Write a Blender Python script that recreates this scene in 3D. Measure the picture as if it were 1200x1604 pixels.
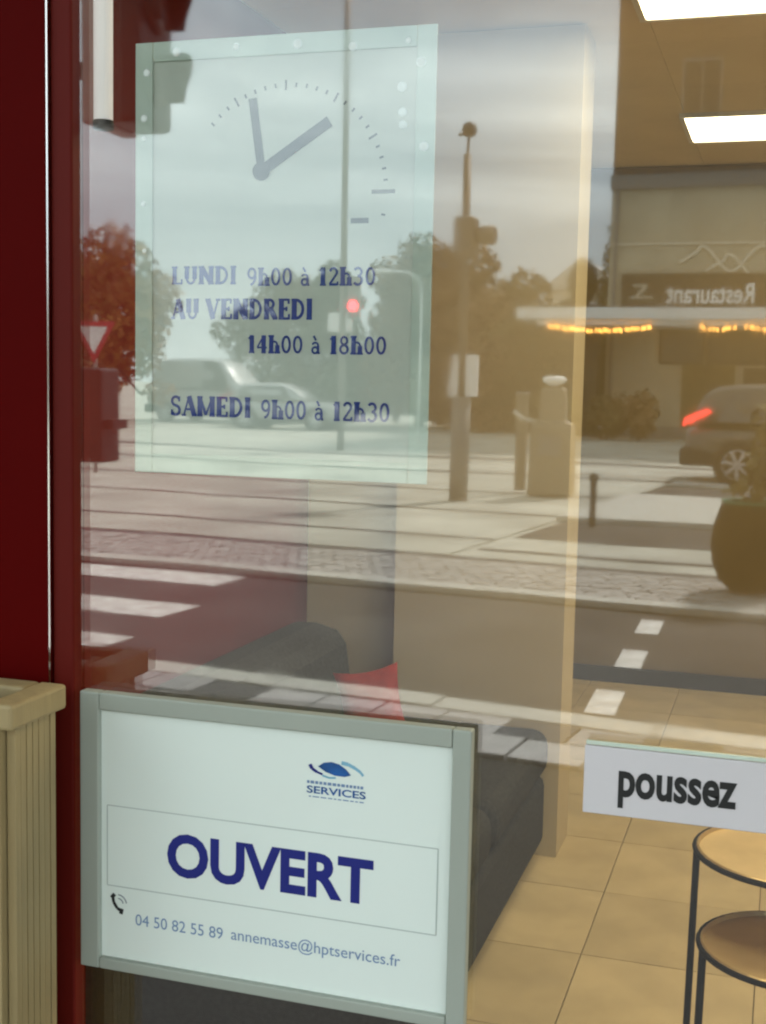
import bpy, bmesh, math, random
from mathutils import Vector, Matrix
random.seed(11)
R = math.radians
scn = bpy.context.scene
for o in list(bpy.data.objects): bpy.data.objects.remove(o)

# ------------------------------------------------------------------ camera, sky, sun, exposure
cam = bpy.data.cameras.new('camera'); camo = bpy.data.objects.new('camera', cam)
scn.collection.objects.link(camo); scn.camera = camo
cam.sensor_fit = 'VERTICAL'; cam.sensor_height = 36; cam.lens = 44.89
cam.clip_start = .02; cam.clip_end = 2000
YAW, PITCH, ROLL = R(17.5), R(-5.75), R(1.2)
fw = Vector((-math.sin(YAW)*math.cos(PITCH), math.cos(YAW)*math.cos(PITCH), math.sin(PITCH)))
rt = Vector((math.cos(YAW), math.sin(YAW), 0)); up = rt.cross(fw)
r2 = rt*math.cos(ROLL)+up*math.sin(ROLL); u2 = up*math.cos(ROLL)-rt*math.sin(ROLL)
m3 = Matrix((r2, u2, -fw)).transposed()
camo.matrix_world = Matrix.Translation((0, -1.0, 1.45)) @ m3.to_4x4()

SUN_DIR = Vector((.42, -1.0, 1.25)).normalized()          # towards the sun
w = bpy.data.worlds.new('World'); scn.world = w; w.use_nodes = True
nt = w.node_tree; nt.nodes.clear()
def N(t, **k):
    n = nt.nodes.new(t)
    for a, b in k.items(): setattr(n, a, b)
    return n
sky = N('ShaderNodeTexSky', sky_type='NISHITA'); sky.sun_disc = False
sky.sun_elevation = math.asin(SUN_DIR.z); sky.sun_rotation = math.atan2(SUN_DIR.x, SUN_DIR.y)
geo = N('ShaderNodeTexCoord')
mp = N('ShaderNodeMapping'); mp.inputs['Scale'].default_value = (1.0, 1.0, 3.2)
n1 = N('ShaderNodeTexNoise'); n1.inputs['Scale'].default_value = 2.1; n1.inputs['Detail'].default_value = 7; n1.inputs['Roughness'].default_value = .55
n1.inputs['Distortion'].default_value = .5
cr = N('ShaderNodeValToRGB')
cr.color_ramp.elements[0].position = .36; cr.color_ramp.elements[0].color = (3.7, 4.45, 4.75, 1)
cr.color_ramp.elements[1].position = .64; cr.color_ramp.elements[1].color = (8.6, 9.6, 9.5, 1)
mx = N('ShaderNodeMix', data_type='RGBA'); mx.inputs['Factor'].default_value = .88
bg = N('ShaderNodeBackground'); bg.inputs['Strength'].default_value = .1
wo = N('ShaderNodeOutputWorld')
L = nt.links.new
L(geo.outputs['Generated'], mp.inputs['Vector']); L(mp.outputs['Vector'], n1.inputs['Vector']); L(n1.outputs['Fac'], cr.inputs['Fac'])
L(sky.outputs['Color'], mx.inputs['A']); L(cr.outputs['Color'], mx.inputs['B']); L(mx.outputs['Result'], bg.inputs['Color']); L(bg.outputs['Background'], wo.inputs['Surface'])
sl = bpy.data.lights.new('sun', 'SUN'); sl.energy = 2.8; sl.angle = R(5); sl.color = (1, .95, .88)
so = bpy.data.objects.new('sun', sl); scn.collection.objects.link(so)
so.rotation_euler = SUN_DIR.to_track_quat('Z', 'Y').to_euler()
scn.render.engine = 'CYCLES'
try:
    scn.cycles.transparent_max_bounces = 10; scn.cycles.max_bounces = 6; scn.cycles.caustics_reflective = False
    scn.cycles.glossy_bounces = 3; scn.cycles.diffuse_bounces = 3; scn.cycles.filter_width = 2.2
except Exception: pass
vs = scn.view_settings; vs.view_transform = 'Standard'; vs.look = 'None'; vs.gamma = 1; vs.use_curve_mapping = False
vs.exposure = 1.85

# ------------------------------------------------------------------ helpers
COL = scn.collection
MATS = {}
def mat(name, col, rough=.6, metal=0., var=.12, scale=8., bump=0., bscale=60., spec=.5, col2=None, detail=4, stretch=None, coat=0.):
    if name in MATS: return MATS[name]
    m = bpy.data.materials.new(name); m.use_nodes = True; t = m.node_tree; b = t.nodes['Principled BSDF']
    b.inputs['Roughness'].default_value = rough; b.inputs['Metallic'].default_value = metal
    b.inputs['Specular IOR Level'].default_value = spec; b.inputs['Coat Weight'].default_value = coat
    tc = t.nodes.new('ShaderNodeTexCoord'); mpn = t.nodes.new('ShaderNodeMapping')
    if stretch: mpn.inputs['Scale'].default_value = stretch
    t.links.new(tc.outputs['Object'], mpn.inputs['Vector'])
    ns = t.nodes.new('ShaderNodeTexNoise'); ns.inputs['Scale'].default_value = scale; ns.inputs['Detail'].default_value = detail
    t.links.new(mpn.outputs['Vector'], ns.inputs['Vector'])
    rp = t.nodes.new('ShaderNodeValToRGB'); c2 = col2 or tuple(min(1, c*(1+var)) for c in col); c1 = col if col2 else tuple(c*(1-var) for c in col)
    rp.color_ramp.elements[0].position = .3; rp.color_ramp.elements[1].position = .7
    rp.color_ramp.elements[0].color = (*c1, 1); rp.color_ramp.elements[1].color = (*c2, 1)
    t.links.new(ns.outputs['Fac'], rp.inputs['Fac']); t.links.new(rp.outputs['Color'], b.inputs['Base Color'])
    if bump:
        nb = t.nodes.new('ShaderNodeTexNoise'); nb.inputs['Scale'].default_value = bscale; nb.inputs['Detail'].default_value = 5
        t.links.new(mpn.outputs['Vector'], nb.inputs['Vector'])
        bn = t.nodes.new('ShaderNodeBump'); bn.inputs['Strength'].default_value = min(1, bump); bn.inputs['Distance'].default_value = .02
        t.links.new(nb.outputs['Fac'], bn.inputs['Height']); t.links.new(bn.outputs['Normal'], b.inputs['Normal'])
    MATS[name] = m; return m
def emit(name, col, s):
    if name in MATS: return MATS[name]
    m = bpy.data.materials.new(name); m.use_nodes = True; b = m.node_tree.nodes['Principled BSDF']
    b.inputs['Base Color'].default_value = (*[min(1, c) for c in col], 1); b.inputs['Emission Color'].default_value = (*col, 1); b.inputs['Emission Strength'].default_value = s
    MATS[name] = m; return m
def glassmat(name, r0, tint, ripple=.0):
    m = bpy.data.materials.new(name); m.use_nodes = True; t = m.node_tree; t.nodes.clear(); l = t.links.new
    g = t.nodes.new('ShaderNodeNewGeometry'); d = t.nodes.new('ShaderNodeVectorMath'); d.operation = 'DOT_PRODUCT'
    l(g.outputs['Normal'], d.inputs[0]); l(g.outputs['Incoming'], d.inputs[1])
    def M(op, a, b=None):
        n = t.nodes.new('ShaderNodeMath'); n.operation = op
        for i, v in enumerate((a, b)):
            if v is None: continue
            if isinstance(v, (int, float)): n.inputs[i].default_value = v
            else: l(v, n.inputs[i])
        return n.outputs[0]
    c = M('ABSOLUTE', d.outputs['Value']); p = M('POWER', M('SUBTRACT', 1.0, c), 5.0); f = M('ADD', M('MULTIPLY', p, 1-r0), r0)
    tr = t.nodes.new('ShaderNodeBsdfTransparent'); tr.inputs['Color'].default_value = (*tint, 1)
    gl = t.nodes.new('ShaderNodeBsdfGlossy'); gl.inputs['Roughness'].default_value = 0.0; gl.inputs['Color'].default_value = (1, 1, 1, 1)
    if ripple:
        tc = t.nodes.new('ShaderNodeTexCoord'); ns = t.nodes.new('ShaderNodeTexNoise'); ns.inputs['Scale'].default_value = 5; ns.inputs['Detail'].default_value = 1
        l(tc.outputs['Object'], ns.inputs['Vector']); bn = t.nodes.new('ShaderNodeBump'); bn.inputs['Strength'].default_value = 1; bn.inputs['Distance'].default_value = ripple
        l(ns.outputs['Fac'], bn.inputs['Height']); l(bn.outputs['Normal'], gl.inputs['Normal'])
    ms = t.nodes.new('ShaderNodeMixShader'); l(f, ms.inputs[0]); l(tr.outputs[0], ms.inputs[1]); l(gl.outputs[0], ms.inputs[2])
    # wiping smears: the reflection blurs unevenly
    tc2 = t.nodes.new('ShaderNodeTexCoord'); mp2 = t.nodes.new('ShaderNodeMapping'); mp2.inputs['Scale'].default_value = (9, 9, 5); mp2.inputs['Rotation'].default_value = (0, R(25), 0)
    nz = t.nodes.new('ShaderNodeTexNoise'); nz.inputs['Scale'].default_value = 1.6; nz.inputs['Detail'].default_value = 8; nz.inputs['Distortion'].default_value = 1.2
    l(tc2.outputs['Object'], mp2.inputs['Vector']); l(mp2.outputs['Vector'], nz.inputs['Vector'])
    l(M('ADD', M('MULTIPLY', M('POWER', nz.outputs['Fac'], 4.0), .10), .015), gl.inputs['Roughness'])
    o = t.nodes.new('ShaderNodeOutputMaterial'); l(ms.outputs[0], o.inputs['Surface']); MATS[name] = m; return m

class MB:
    def __init__(s): s.v = []; s.f = []
    def add(s, vs, fs):
        k = len(s.v); s.v += [tuple(p) for p in vs]; s.f += [tuple(i+k for i in f) for f in fs]; return s
    def box(s, x0, x1, y0, y1, z0, z1):
        x0, x1 = sorted((x0, x1)); y0, y1 = sorted((y0, y1)); z0, z1 = sorted((z0, z1))
        v = [(x, y, z) for z in (z0, z1) for y in (y0, y1) for x in (x0, x1)]
        return s.add(v, [(0, 2, 3, 1), (4, 5, 7, 6), (0, 1, 5, 4), (2, 6, 7, 3), (0, 4, 6, 2), (1, 3, 7, 5)])
    def prism(s, poly, axis, a, b):
        # poly: 2-D points; axis: the extrusion axis; remaining axes keep their order
        def mk(p, h):
            q = list(p); q.insert(axis, h); return tuple(q)
        n = len(poly); v = [mk(p, a) for p in poly]+[mk(p, b) for p in poly]
        return s.add(v, [tuple(range(n-1, -1, -1)), tuple(range(n, 2*n))]+[(i, (i+1) % n, n+(i+1) % n, n+i) for i in range(n)])
    def tube(s, pts, r, seg=10, r_end=None, closed=False):
        pts = [Vector(p) for p in pts]; n = len(pts); k0 = len(s.v); rings = []
        for i, p in enumerate(pts):
            if closed: d = pts[(i+1) % n]-pts[i-1]
            else: d = pts[min(i+1, n-1)]-pts[max(i-1, 0)]
            d.normalize(); a = Vector((0, 0, 1)) if abs(d.z) < .95 else Vector((1, 0, 0))
            e1 = d.cross(a).normalized(); e2 = d.cross(e1)
            rr = r if r_end is None else r+(r_end-r)*i/max(1, n-1)
            for j in range(seg):
                t = 2*math.pi*j/seg; s.v.append(tuple(p+e1*math.cos(t)*rr+e2*math.sin(t)*rr))
        for i in range(n if closed else n-1):
            for j in range(seg):
                a0 = k0+i*seg; b0 = k0+((i+1) % n)*seg
                s.f.append((a0+j, a0+(j+1) % seg, b0+(j+1) % seg, b0+j))
        if not closed:
            s.f.append(tuple(k0+j for j in range(seg-1, -1, -1))); s.f.append(tuple(k0+(n-1)*seg+j for j in range(seg)))
        return s
    def lathe(s, prof, seg=24, c=(0, 0, 0), axis='z'):
        k0 = len(s.v)
        for (r, h) in prof:
            for j in range(seg):
                t = 2*math.pi*j/seg; x, y = r*math.cos(t), r*math.sin(t)
                p = (x, y, h) if axis == 'z' else ((h, x, y) if axis == 'x' else (x, h, y))
                s.v.append((c[0]+p[0], c[1]+p[1], c[2]+p[2]))
        for i in range(len(prof)-1):
            for j in range(seg):
                a, b = k0+i*seg, k0+(i+1)*seg; s.f.append((a+j, a+(j+1) % seg, b+(j+1) % seg, b+j))
        s.f.append(tuple(k0+j for j in range(seg-1, -1, -1))); e = k0+(len(prof)-1)*seg; s.f.append(tuple(e+j for j in range(seg)))
        return s
    def loft(s, rings):
        k0 = len(s.v); n = len(rings[0])
        for r in rings: s.v += [tuple(p) for p in r]
        for i in range(len(rings)-1):
            for j in range(n):
                a, b = k0+i*n, k0+(i+1)*n; s.f.append((a+j, a+(j+1) % n, b+(j+1) % n, b+j))
        s.f.append(tuple(k0+j for j in range(n-1, -1, -1))); e = k0+(len(rings)-1)*n; s.f.append(tuple(e+j for j in range(n)))
        return s
    def mesh(s, name, m):
        me = bpy.data.meshes.new(name); me.from_pydata(s.v, [], s.f)
        bm = bmesh.new(); bm.from_mesh(me); bmesh.ops.recalc_face_normals(bm, faces=bm.faces); bm.to_mesh(me); bm.free()
        if m: me.materials.append(m)
        return me
    def build(s, name, m, parent=None, bevel=0., smooth=False, subsurf=0, seg=2):
        o = bpy.data.objects.new(name, s.mesh(name, m)); COL.objects.link(o)
        if parent: o.parent = parent
        if bevel:
            b = o.modifiers.new('bevel', 'BEVEL'); b.width = bevel; b.segments = seg; b.limit_method = 'ANGLE'; b.angle_limit = R(40)
        if subsurf:
            q = o.modifiers.new('subsurf', 'SUBSURF'); q.levels = q.render_levels = subsurf
        if smooth or bevel:
            for p in o.data.polygons: p.use_smooth = smooth or False
        return o
def tag(o, label=None, cat=None, group=None, kind=None):
    if label: o['label'] = label
    if cat: o['category'] = cat
    if group: o['group'] = group
    if kind: o['kind'] = kind
    return o
def thing(name, label, cat, loc=(0, 0, 0), rz=0, group=None):
    o = bpy.data.objects.new(name, None); COL.objects.link(o); o.location = loc; o.rotation_euler = (0, 0, rz); o.empty_display_size = .1
    return tag(o, label, cat, group)
def struct(o): o['kind'] = 'structure'; return o
def copies(me, name, locs, parent, rz=None):
    out = []
    for i, l in enumerate(locs):
        o = bpy.data.objects.new(name, me); COL.objects.link(o); o.parent = parent; o.location = l
        if rz: o.rotation_euler.z = rz[i]
        out.append(o)
    return out

# ------------------------------------------------------------------ materials
M = dict(
 asphalt=mat('asphalt', (.062, .058, .053), .9, var=.34, scale=1.1, detail=9, bump=.35, bscale=160),
 pave_dark=mat('pavement_asphalt', (.022, .0215, .021), .92, var=.22, scale=4, bump=.35, bscale=200),
 slab_a=mat('slab_light', (.40, .385, .37), .8, var=.13, scale=9, bump=.15),
 slab_b=mat('slab_mid', (.30, .29, .28), .8, var=.13, scale=9, bump=.15),
 slab_c=mat('slab_dark', (.085, .082, .08), .8, var=.13, scale=9, bump=.15),
 kerb=mat('kerb_granite', (.46, .45, .40), .8, var=.12, scale=14, bump=.15),
 plaza=mat('plaza_concrete', (.405, .40, .34), .85, var=.30, scale=.7, detail=9, bump=.15),
 setts=mat('setts', (.36, .34, .31), .85, var=.25, scale=7, bump=.3),
 drain=mat('drain_band', (.07, .065, .06), .85, var=.2),
 white_paint=mat('road_paint', (.42, .40, .37), .8, col2=(.78, .76, .71), scale=7, detail=9, bump=.2),
 red_panel=mat('red_panel', (.078, .0008, .0006), .6, var=.1, scale=3, spec=.03),
 red_mull=mat('red_lacquer', (.11, .009, .006), .45, var=.08, scale=4, spec=.08),
 trim=mat('polished_trim', (.75, .72, .72), .12, 1., var=.05),
 render_wall=mat('shop_render', (.35, .30, .24), .85, var=.1, scale=5, bump=.2),
 shade_soffit=mat('shade_soffit_paint', (.25, .22, .19), .8),
 red_wall=mat('interior_red_wall', (.13, .002, .0018), .8, var=.08, scale=3),
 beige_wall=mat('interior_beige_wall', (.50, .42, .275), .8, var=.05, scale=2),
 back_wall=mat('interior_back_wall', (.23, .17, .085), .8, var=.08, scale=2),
 skirt=mat('skirting', (.05, .045, .042), .6),
 ceiling=mat('ceiling_board', (.74, .62, .42), .85, var=.04, scale=3),
 ceil_grid=mat('ceiling_grid', (.70, .585, .40), .8),
 tile=mat('floor_tile', (.50, .40, .235), .38, var=.09, scale=4, spec=.4),
 grout=mat('grout', (.17, .13, .08), .9),
 sofa=mat('sofa_fabric', (.052, .051, .047), .95, var=.18, scale=90, bump=.4, bscale=500, spec=.1),
 cushion=mat('cushion_red', (.33, .03, .025), .9, var=.12, scale=30, bump=.3, bscale=400, spec=.1),
 brass=mat('brass_tray', (.62, .46, .23), .35, .6, var=.12, scale=9),
 black=mat('black_metal', (.008, .007, .007), .6, var=.2, spec=.1),
 tan=mat('tan_wood', (.33, .245, .115), .62, var=.12, scale=6, stretch=(14, 14, 1.2), bump=.12, bscale=60),
 soil=mat('soil', (.11, .07, .03), .95, var=.4, scale=50, bump=.8, bscale=120),
 frame=mat('sign_frame', (.34, .365, .315), .5, var=.06, scale=5),
 paper=mat('paper', (.74, .80, .745), .7, var=.02, scale=4),
 paper2=mat('notice_paper', (.60, .63, .555), .6, var=.04, scale=6),
 sleeve=mat('acrylic_border', (.57, .65, .555), .25, var=.12, scale=12),
 bubble=mat('air_bubble', (.88, .93, .9), .3, var=.05),
 sticker=mat('sticker_white', (.64, .60, .615), .5, var=.02),
 ink_navy=mat('ink_navy', (.002, .008, .17), .6, var=.1), ink_text=mat('ink_text', (.002, .03, .26), .6, var=.1),
 ink_blue=mat('ink_blue', (.004, .075, .27), .6, var=.35, scale=60), ink_pale=mat('ink_pale_blue', (.16, .25, .42), .6, var=.1),
 ink_cyan=mat('ink_cyan', (.20, .42, .55), .6, var=.1),
 ink_black=mat('ink_black', (.008, .008, .008), .6), ink_grey=mat('ink_grey', (.17, .19, .22), .6, var=.1), ink_line=mat('ink_line', (.42, .47, .44), .7),
 ink_tick=mat('ink_tick', (.085, .095, .10), .6, var=.2),
 sig_black=mat('signal_black', (.012, .012, .012), .5), sig_white=mat('signal_white', (.78, .77, .76), .45, var=.04),
 pole=mat('pole_grey', (.20, .19, .17), .5, var=.12, scale=2), pole_brown=mat('pole_bronze', (.13, .10, .07), .5, var=.12, scale=2),
 lens=mat('dark_lens', (.04, .03, .03), .15), red_lit=emit('red_lamp', (1, .03, .04), 8.0),
 sign_red=mat('sign_red', (.42, .012, .02), .4, var=.05), sign_white=mat('sign_white', (.75, .74, .72), .4, var=.05),
 lamp_white=mat('white_cap', (.85, .84, .80), .4, var=.03), machine=mat('machine_tan', (.22, .185, .13), .6, var=.1),
 rwall=mat('restaurant_wall', (.42, .38, .28), .9, var=.13, scale=.9, bump=.25, bscale=8),
 rwall_up=mat('restaurant_upper', (.17, .125, .085), .9, var=.1, scale=.6),
 rband=mat('restaurant_band', (.22, .21, .19), .8), rline=mat('restaurant_relief', (.62, .57, .45), .8),
 rdark=mat('restaurant_dark', (.012, .013, .008), .6, var=.2), rsign=mat('restaurant_sign', (.022, .02, .010), .5, var=.2),
 rglass=mat('restaurant_glass', (.018, .026, .021), .2, var=.3, scale=.7), canopy=mat('canopy_white', (.82, .82, .80), .6, var=.03),
 letter=mat('letter_white', (.85, .83, .78), .5, var=.03), bulb=emit('warm_bulb', (1, .45, .09), 3.2), cable=mat('cable', (.02, .02, .02), .6),
 house=mat('house_wall', (.55, .50, .43), .9, var=.1, scale=.8), roof=mat('house_roof', (.50, .48, .45), .8, var=.15, scale=1.5), pane=mat('house_pane', (.05, .055, .06), .15),
 bark=mat('bark', (.06, .045, .03), .9, var=.3, scale=9),
 leaf_orange=mat('leaf_orange', (.15, .055, .014), .8, col2=(.38, .19, .035), scale=1.4),
 leaf_brown=mat('leaf_brown', (.10, .058, .024), .8, col2=(.24, .135, .055), scale=.9),
 leaf_olive=mat('leaf_olive', (.06, .05, .018), .8, col2=(.15, .115, .042), scale=1.0),
 leaf_green=mat('leaf_green', (.022, .038, .012), .8, col2=(.075, .09, .028), scale=1.2),
 leaf_gold=mat('leaf_gold', (.05, .05, .016), .8, col2=(.17, .135, .04), scale=8),
 pot=mat('pot_dark', (.014, .010, .004), .8, spec=.1), rim_green=mat('pot_rim_green', (.02, .20, .10), .5),
 car_paint=mat('car_paint', (.10, .09, .075), .3, .4, var=.04, coat=.5), car_white=mat('car_white_paint', (.40, .40, .39), .35, var=.03, coat=.4),
 car_glass=mat('car_glass', (.10, .10, .095), .08, var=.2), tyre=mat('tyre', (.01, .01, .01), .8), rim=mat('alloy_rim', (.55, .55, .56), .3, .7, var=.05),
 plastic=mat('dark_plastic', (.02, .02, .02), .7), tail=emit('tail_lamp', (1, .05, .04), 2.6),
)
for k_ in ('bulb', 'tail', 'red_lit'): M[k_].cycles.emission_sampling = 'NONE'
GLASS = glassmat('shop_glass', .10, (.96, .975, .965), .00012)
EDGE = bpy.data.materials.new('glass_edge'); EDGE.use_nodes = True
_t = EDGE.node_tree; _t.nodes.clear(); _a = _t.nodes.new('ShaderNodeBsdfTransparent'); _a.inputs['Color'].default_value = (.80, .90, .85, 1)
_o = _t.nodes.new('ShaderNodeOutputMaterial'); _t.links.new(_a.outputs[0], _o.inputs['Surface'])
def edges(o):
    o.data.materials.append(EDGE)
    for p in o.data.polygons:
        if abs(p.normal.y) < .5: p.material_index = 1
    return o
PANEL = emit('light_panel', (1, .85, .57), 2.6)

# ------------------------------------------------------------------ street setting (local frame: x along street, -y across it, away from the shop)
SA = math.atan(.11)
def street(o): o.location = (0, -4.2, 0); o.rotation_euler = (0, 0, SA); return o
def s2w(s, d): return (s*math.cos(SA)+d*math.sin(SA), -4.2+s*math.sin(SA)-d*math.cos(SA))
g = struct(MB().add([(-500, -600, -.18), (500, -600, -.18), (500, 300, -.18), (-500, 300, -.18)], [(0, 1, 2, 3)]).build('ground', M['plaza']))
road = struct(street(MB().box(-60, 60, -3.72, -.3, -.17, -.11).build('road', M['asphalt'])))
# pavement in front of the shop (asphalt) + slab strip + kerb stones
pv = struct(MB().add([(-40, -.03, -.02), (40, -.03, -.02), (40, -4.2+.11*40+.5, -.02), (-40, -4.2-.11*40+.5, -.02)], [(3, 2, 1, 0)]).build('pavement', M['pave_dark']))
kb = struct(street(MB().box(-60, 60, -.12, .52, -.16, -.055).build('kerb_bed', M['drain'])))
sm = [MB().box(-.148, .148, -.29, .29, -.05, 0).mesh('paving_slab', M[k]) for k in ('slab_a', 'slab_a', 'slab_b', 'slab_a', 'slab_c')]
sm2 = [MB().box(-.143, .143, -.137, .137, -.05, 0).mesh('paving_slab', M[k]) for k in ('slab_a', 'slab_b', 'slab_a', 'slab_c')]
for i in range(40):
    s = -8+i*.30
    for q in range(2):
        o = bpy.data.objects.new('paving_slab', random.choice(sm2)); COL.objects.link(o); o.parent = kb
        o.location = (s+(.15 if q else 0), .345-q*.29, random.uniform(-.004, .002))
km = MB().box(-.496, .496, -.1, .1, -.2, .0).mesh('kerb_stone', M['kerb'])
for i in range(16): copies(km, 'kerb_stone', [(-8+i, -.2, random.uniform(-.002, .004))], kb)
# road paint
for i, (s1, d0) in enumerate(((-4.45, 3.05), (-4.08, 1.77), (-3.84, .66))):
    MB().box(-9, 0, -.25, .25, 0, .006).build('crosswalk_stripe', M['white_paint'], road).location = (s1, -d0-.25, -.108)
for i, (s, d) in enumerate(((-1.15, 3.1), (-1.03, 2.05), (-.92, .98), (-4.3+20, 3.1))):
    o = MB().prism([(-.085, -.25), (.065, -.25), (.095, .25), (-.055, .25)], 2, 0, .006).build('lane_dash', M['white_paint'], road); o.location = (s, -d, -.108)
    o.rotation_euler.z = -SA*.6
# far side
fk = struct(street(MB().box(-60, 60, -3.95, -3.66, -.17, -.10).build('far_kerb_bed', M['drain'])))
km2 = MB().box(-.496, .496, -.10, .10, -.12, .0).mesh('kerb_stone', M['kerb'])
copies(km2, 'kerb_stone', [(-14+i, -3.76, -.055+random.uniform(-.003, .003)) for i in range(22)], fk)
cb = MB()
for i in range(190):
    for j in range(12):
        x = -15+i*.115+(.05 if j % 2 else 0)+random.uniform(-.008, .008); y = -3.90-j*.113; h = -.066+random.uniform(-.004, .003)
        cb.box(x, x+.103, y-.1, y, -.13, h)
street(tag(cb.build('cobblestones', M['setts']), 'grey cobblestone strip behind the far kerb', 'cobbles', kind='stuff'))
dr = struct(street(MB().box(-40, 30, -5.50, -5.27, -.17, -.075).build('drain_channel', M['drain'])))
pz = struct(street(MB().box(-60, -3.5, -38, -5.51, -.17, -.07).build('plaza', M['plaza'])))
for d, t in ((6.75, .10), (9.35, .13), (12.1, .16), (15.6, .3), (19.5, .6)):
    MB().box(-60, -3.5, -d-t, -d, -.069, -.064).build('paving_band', M['drain'], pz)
sd = struct(street(MB().box(-3.49, 40, -9.0, -5.51, -.17, -.085).build('side_lane', M['plaza'])))
MB().box(-3.4, 40, -9.0, -7.2, -.084, -.078).build('asphalt_strip', M['asphalt'], sd)
MB().box(-3.4, 40, -6.2, -6.05, -.084, -.078).build('paving_band', M['drain'], sd)
fp = struct(street(MB().box(-3.49, 40, -12.6, -9.01, -.17, -.02).build('far_pavement', M['kerb'])))
pk = struct(street(MB().box(-3.49, 40, -15.1, -12.61, -.17, -.09).build('car_park', M['asphalt'])))
pl = struct(street(MB().box(-3.49, 40, -38, -15.11, -.17, -.06).build('forecourt', M['plaza'])))
MB().box(-3.4, 40, -15.4, -15.15, -.059, -.03).build('kerb_stone', M['white_paint'], pl)

# ------------------------------------------------------------------ the shop: facade
shop = thing('shopfront', 'dark red shopfront with one large clear reflecting glass pane', 'shopfront', (-.3, 0, 0))
def part(mb, name, m, parent=shop, **k):
    o = mb.build(name, m, None, **k); o.parent = parent
    if parent: o.matrix_parent_inverse = Matrix.Translation(-Vector(parent.location)) if not parent.rotation_euler.z else parent.matrix_basis.inverted()
    return o
part(MB().box(-1.75, -.6245, -.010, .05, -.02, 2.75), 'side_panel', M['red_panel'])
part(MB().box(-.6225, -.6015, -.0075, .0105, -.02, 2.75), 'mullion', M['red_mull'], bevel=.002)
part(MB().box(-.6243, -.6227, -.0115, -.0105, 0.02, 2.74), 'trim_strip', M['trim'])
edges(part(MB().box(-.612, .868, 0, .008, .04, 2.72), 'window_pane', GLASS))
part(MB().box(.86, .90, -.02, .04, .0, 2.75), 'jamb', M['red_mull'], bevel=.004)
part(MB().box(-.600, .859, -.02, .03, -.02, .06), 'sill', M['red_mull'], bevel=.003)
part(MB().box(.902, 2.6, -.010, .2, -.02, 2.75), 'side_panel', M['red_panel'])
part(MB().box(-1.75, 2.6, -.06, .2, 2.752, 3.3), 'lintel', M['red_panel'])
part(MB().box(-1.75, 2.6, -2.35, -.062, 2.78, 3.0), 'shade_overhang', M['shade_soffit'])  # out-of-view overhang added to keep the sun off the facade
part(MB().box(-6, 6, -.03, .25, 3.302, 9.0), 'wall', M['render_wall'])
part(MB().box(-6, -1.752, -.03, .25, -.02, 3.30), 'wall', M['render_wall'])
part(MB().box(2.602, 6, -.03, .25, -.02, 3.30), 'wall', M['render_wall'])

# ------------------------------------------------------------------ interior setting
fl = struct(MB().box(-1.6, 2.7, .03, 5.5, -.06, -.012).build('interior_floor', M['grout']))
tms = [MB().box(-.2135, .2135, -.2135, .2135, -.011, 0).mesh('floor_tile', mat('floor_tile_%s' % n_, tuple(c*k for c in (.50, .40, .235)), .36, var=.14, scale=5, spec=.4, detail=8)) for n_, k in (('a', 1.0), ('b', .94), ('c', 1.05))]
tl = []
for i in range(-3, 8):
    for j in range(-5, 8):
        x = -.44+.215+i*.43; y = 2.17+.215+j*.43
        if -1.65 < x < 2.7 and y > .05 and y < 5.5: tl.append((x, y, random.uniform(-.0006, .0003)))
for q in tl: copies(random.choice(tms), 'floor_tile', [q], fl)
struct(MB().box(-1.56, -1.51, .06, 3.1, 0, 2.5).build('interior_wall_red', M['red_wall']))
struct(MB().box(-1.509, -1.162, 2.96, 3.1, 0, 2.5).build('interior_wall_recess', M['beige_wall']))
struct(MB().box(-1.16, -.62, 2.82, 3.03, 0, 2.499).build('interior_wall_end', M['beige_wall']))
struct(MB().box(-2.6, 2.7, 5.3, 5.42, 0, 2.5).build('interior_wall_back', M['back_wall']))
struct(MB().box(-2.55, 2.6, 5.27, 5.298, 0, .075).build('skirting', M['skirt']))
struct(MB().box(-2.7, -2.6, 3.1, 5.42, 0, 2.5).build('interior_wall_left', M['beige_wall']))
struct(MB().box(2.6, 2.72, .21, 5.3, 0, 2.5).build('interior_wall_right', M['beige_wall']))
ce = struct(MB().box(-2.7, 2.75, .062, 5.45, 2.522, 2.62).build('ceiling', M['ceil_grid']))
cmx = MB().box(-.5992, .5992, -.2992, .2992, 0, .016).mesh('ceiling_board', M['ceiling'])
LP = [(.05, 1.45), (.16, 2.53), (.16, 4.40), (1.55, 2.5), (1.55, 4.4), (.95, .9)]  # first and last panels are unseen, added to light partition and floor
lp = []
for i in range(-2, 4):
    for j in range(9):
        lp.append((.16+i*1.2-(.0), .36+j*.6+.03, 2.505))
copies(cmx, 'ceiling_board', [l for l in lp if l[1] < 5.4 and -2.6 < l[0] < 2.7], ce)
NAMES = ['unseen ceiling light panel added to light the partition wall', 'bright ceiling light panel near the top edge, above the doorway', 'small-looking ceiling light panel further back, above the reflected facade',
         'ceiling light panel at the right, over the side tables', 'rear ceiling light panel in the right corner', 'unseen ceiling light panel just inside the glass, added to light the floor']
for k, (x, y) in enumerate(LP):
    t = thing('ceiling_light', NAMES[k], 'ceiling light', (x, y, 2.50), group='ceiling light panels')
    MB().box(-.60, .60, -.25, .25, -.006, .0).build('diffuser', PANEL, t)
    f = MB(); f.box(-.62, -.602, -.27, .27, -.012, .004).box(.602, .62, -.27, .27, -.012, .004).box(-.601, .601, -.27, -.252, -.012, .004).box(-.601, .601, .252, .27, -.012, .004)
    f.build('frame', M['sig_white'], t)

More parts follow.
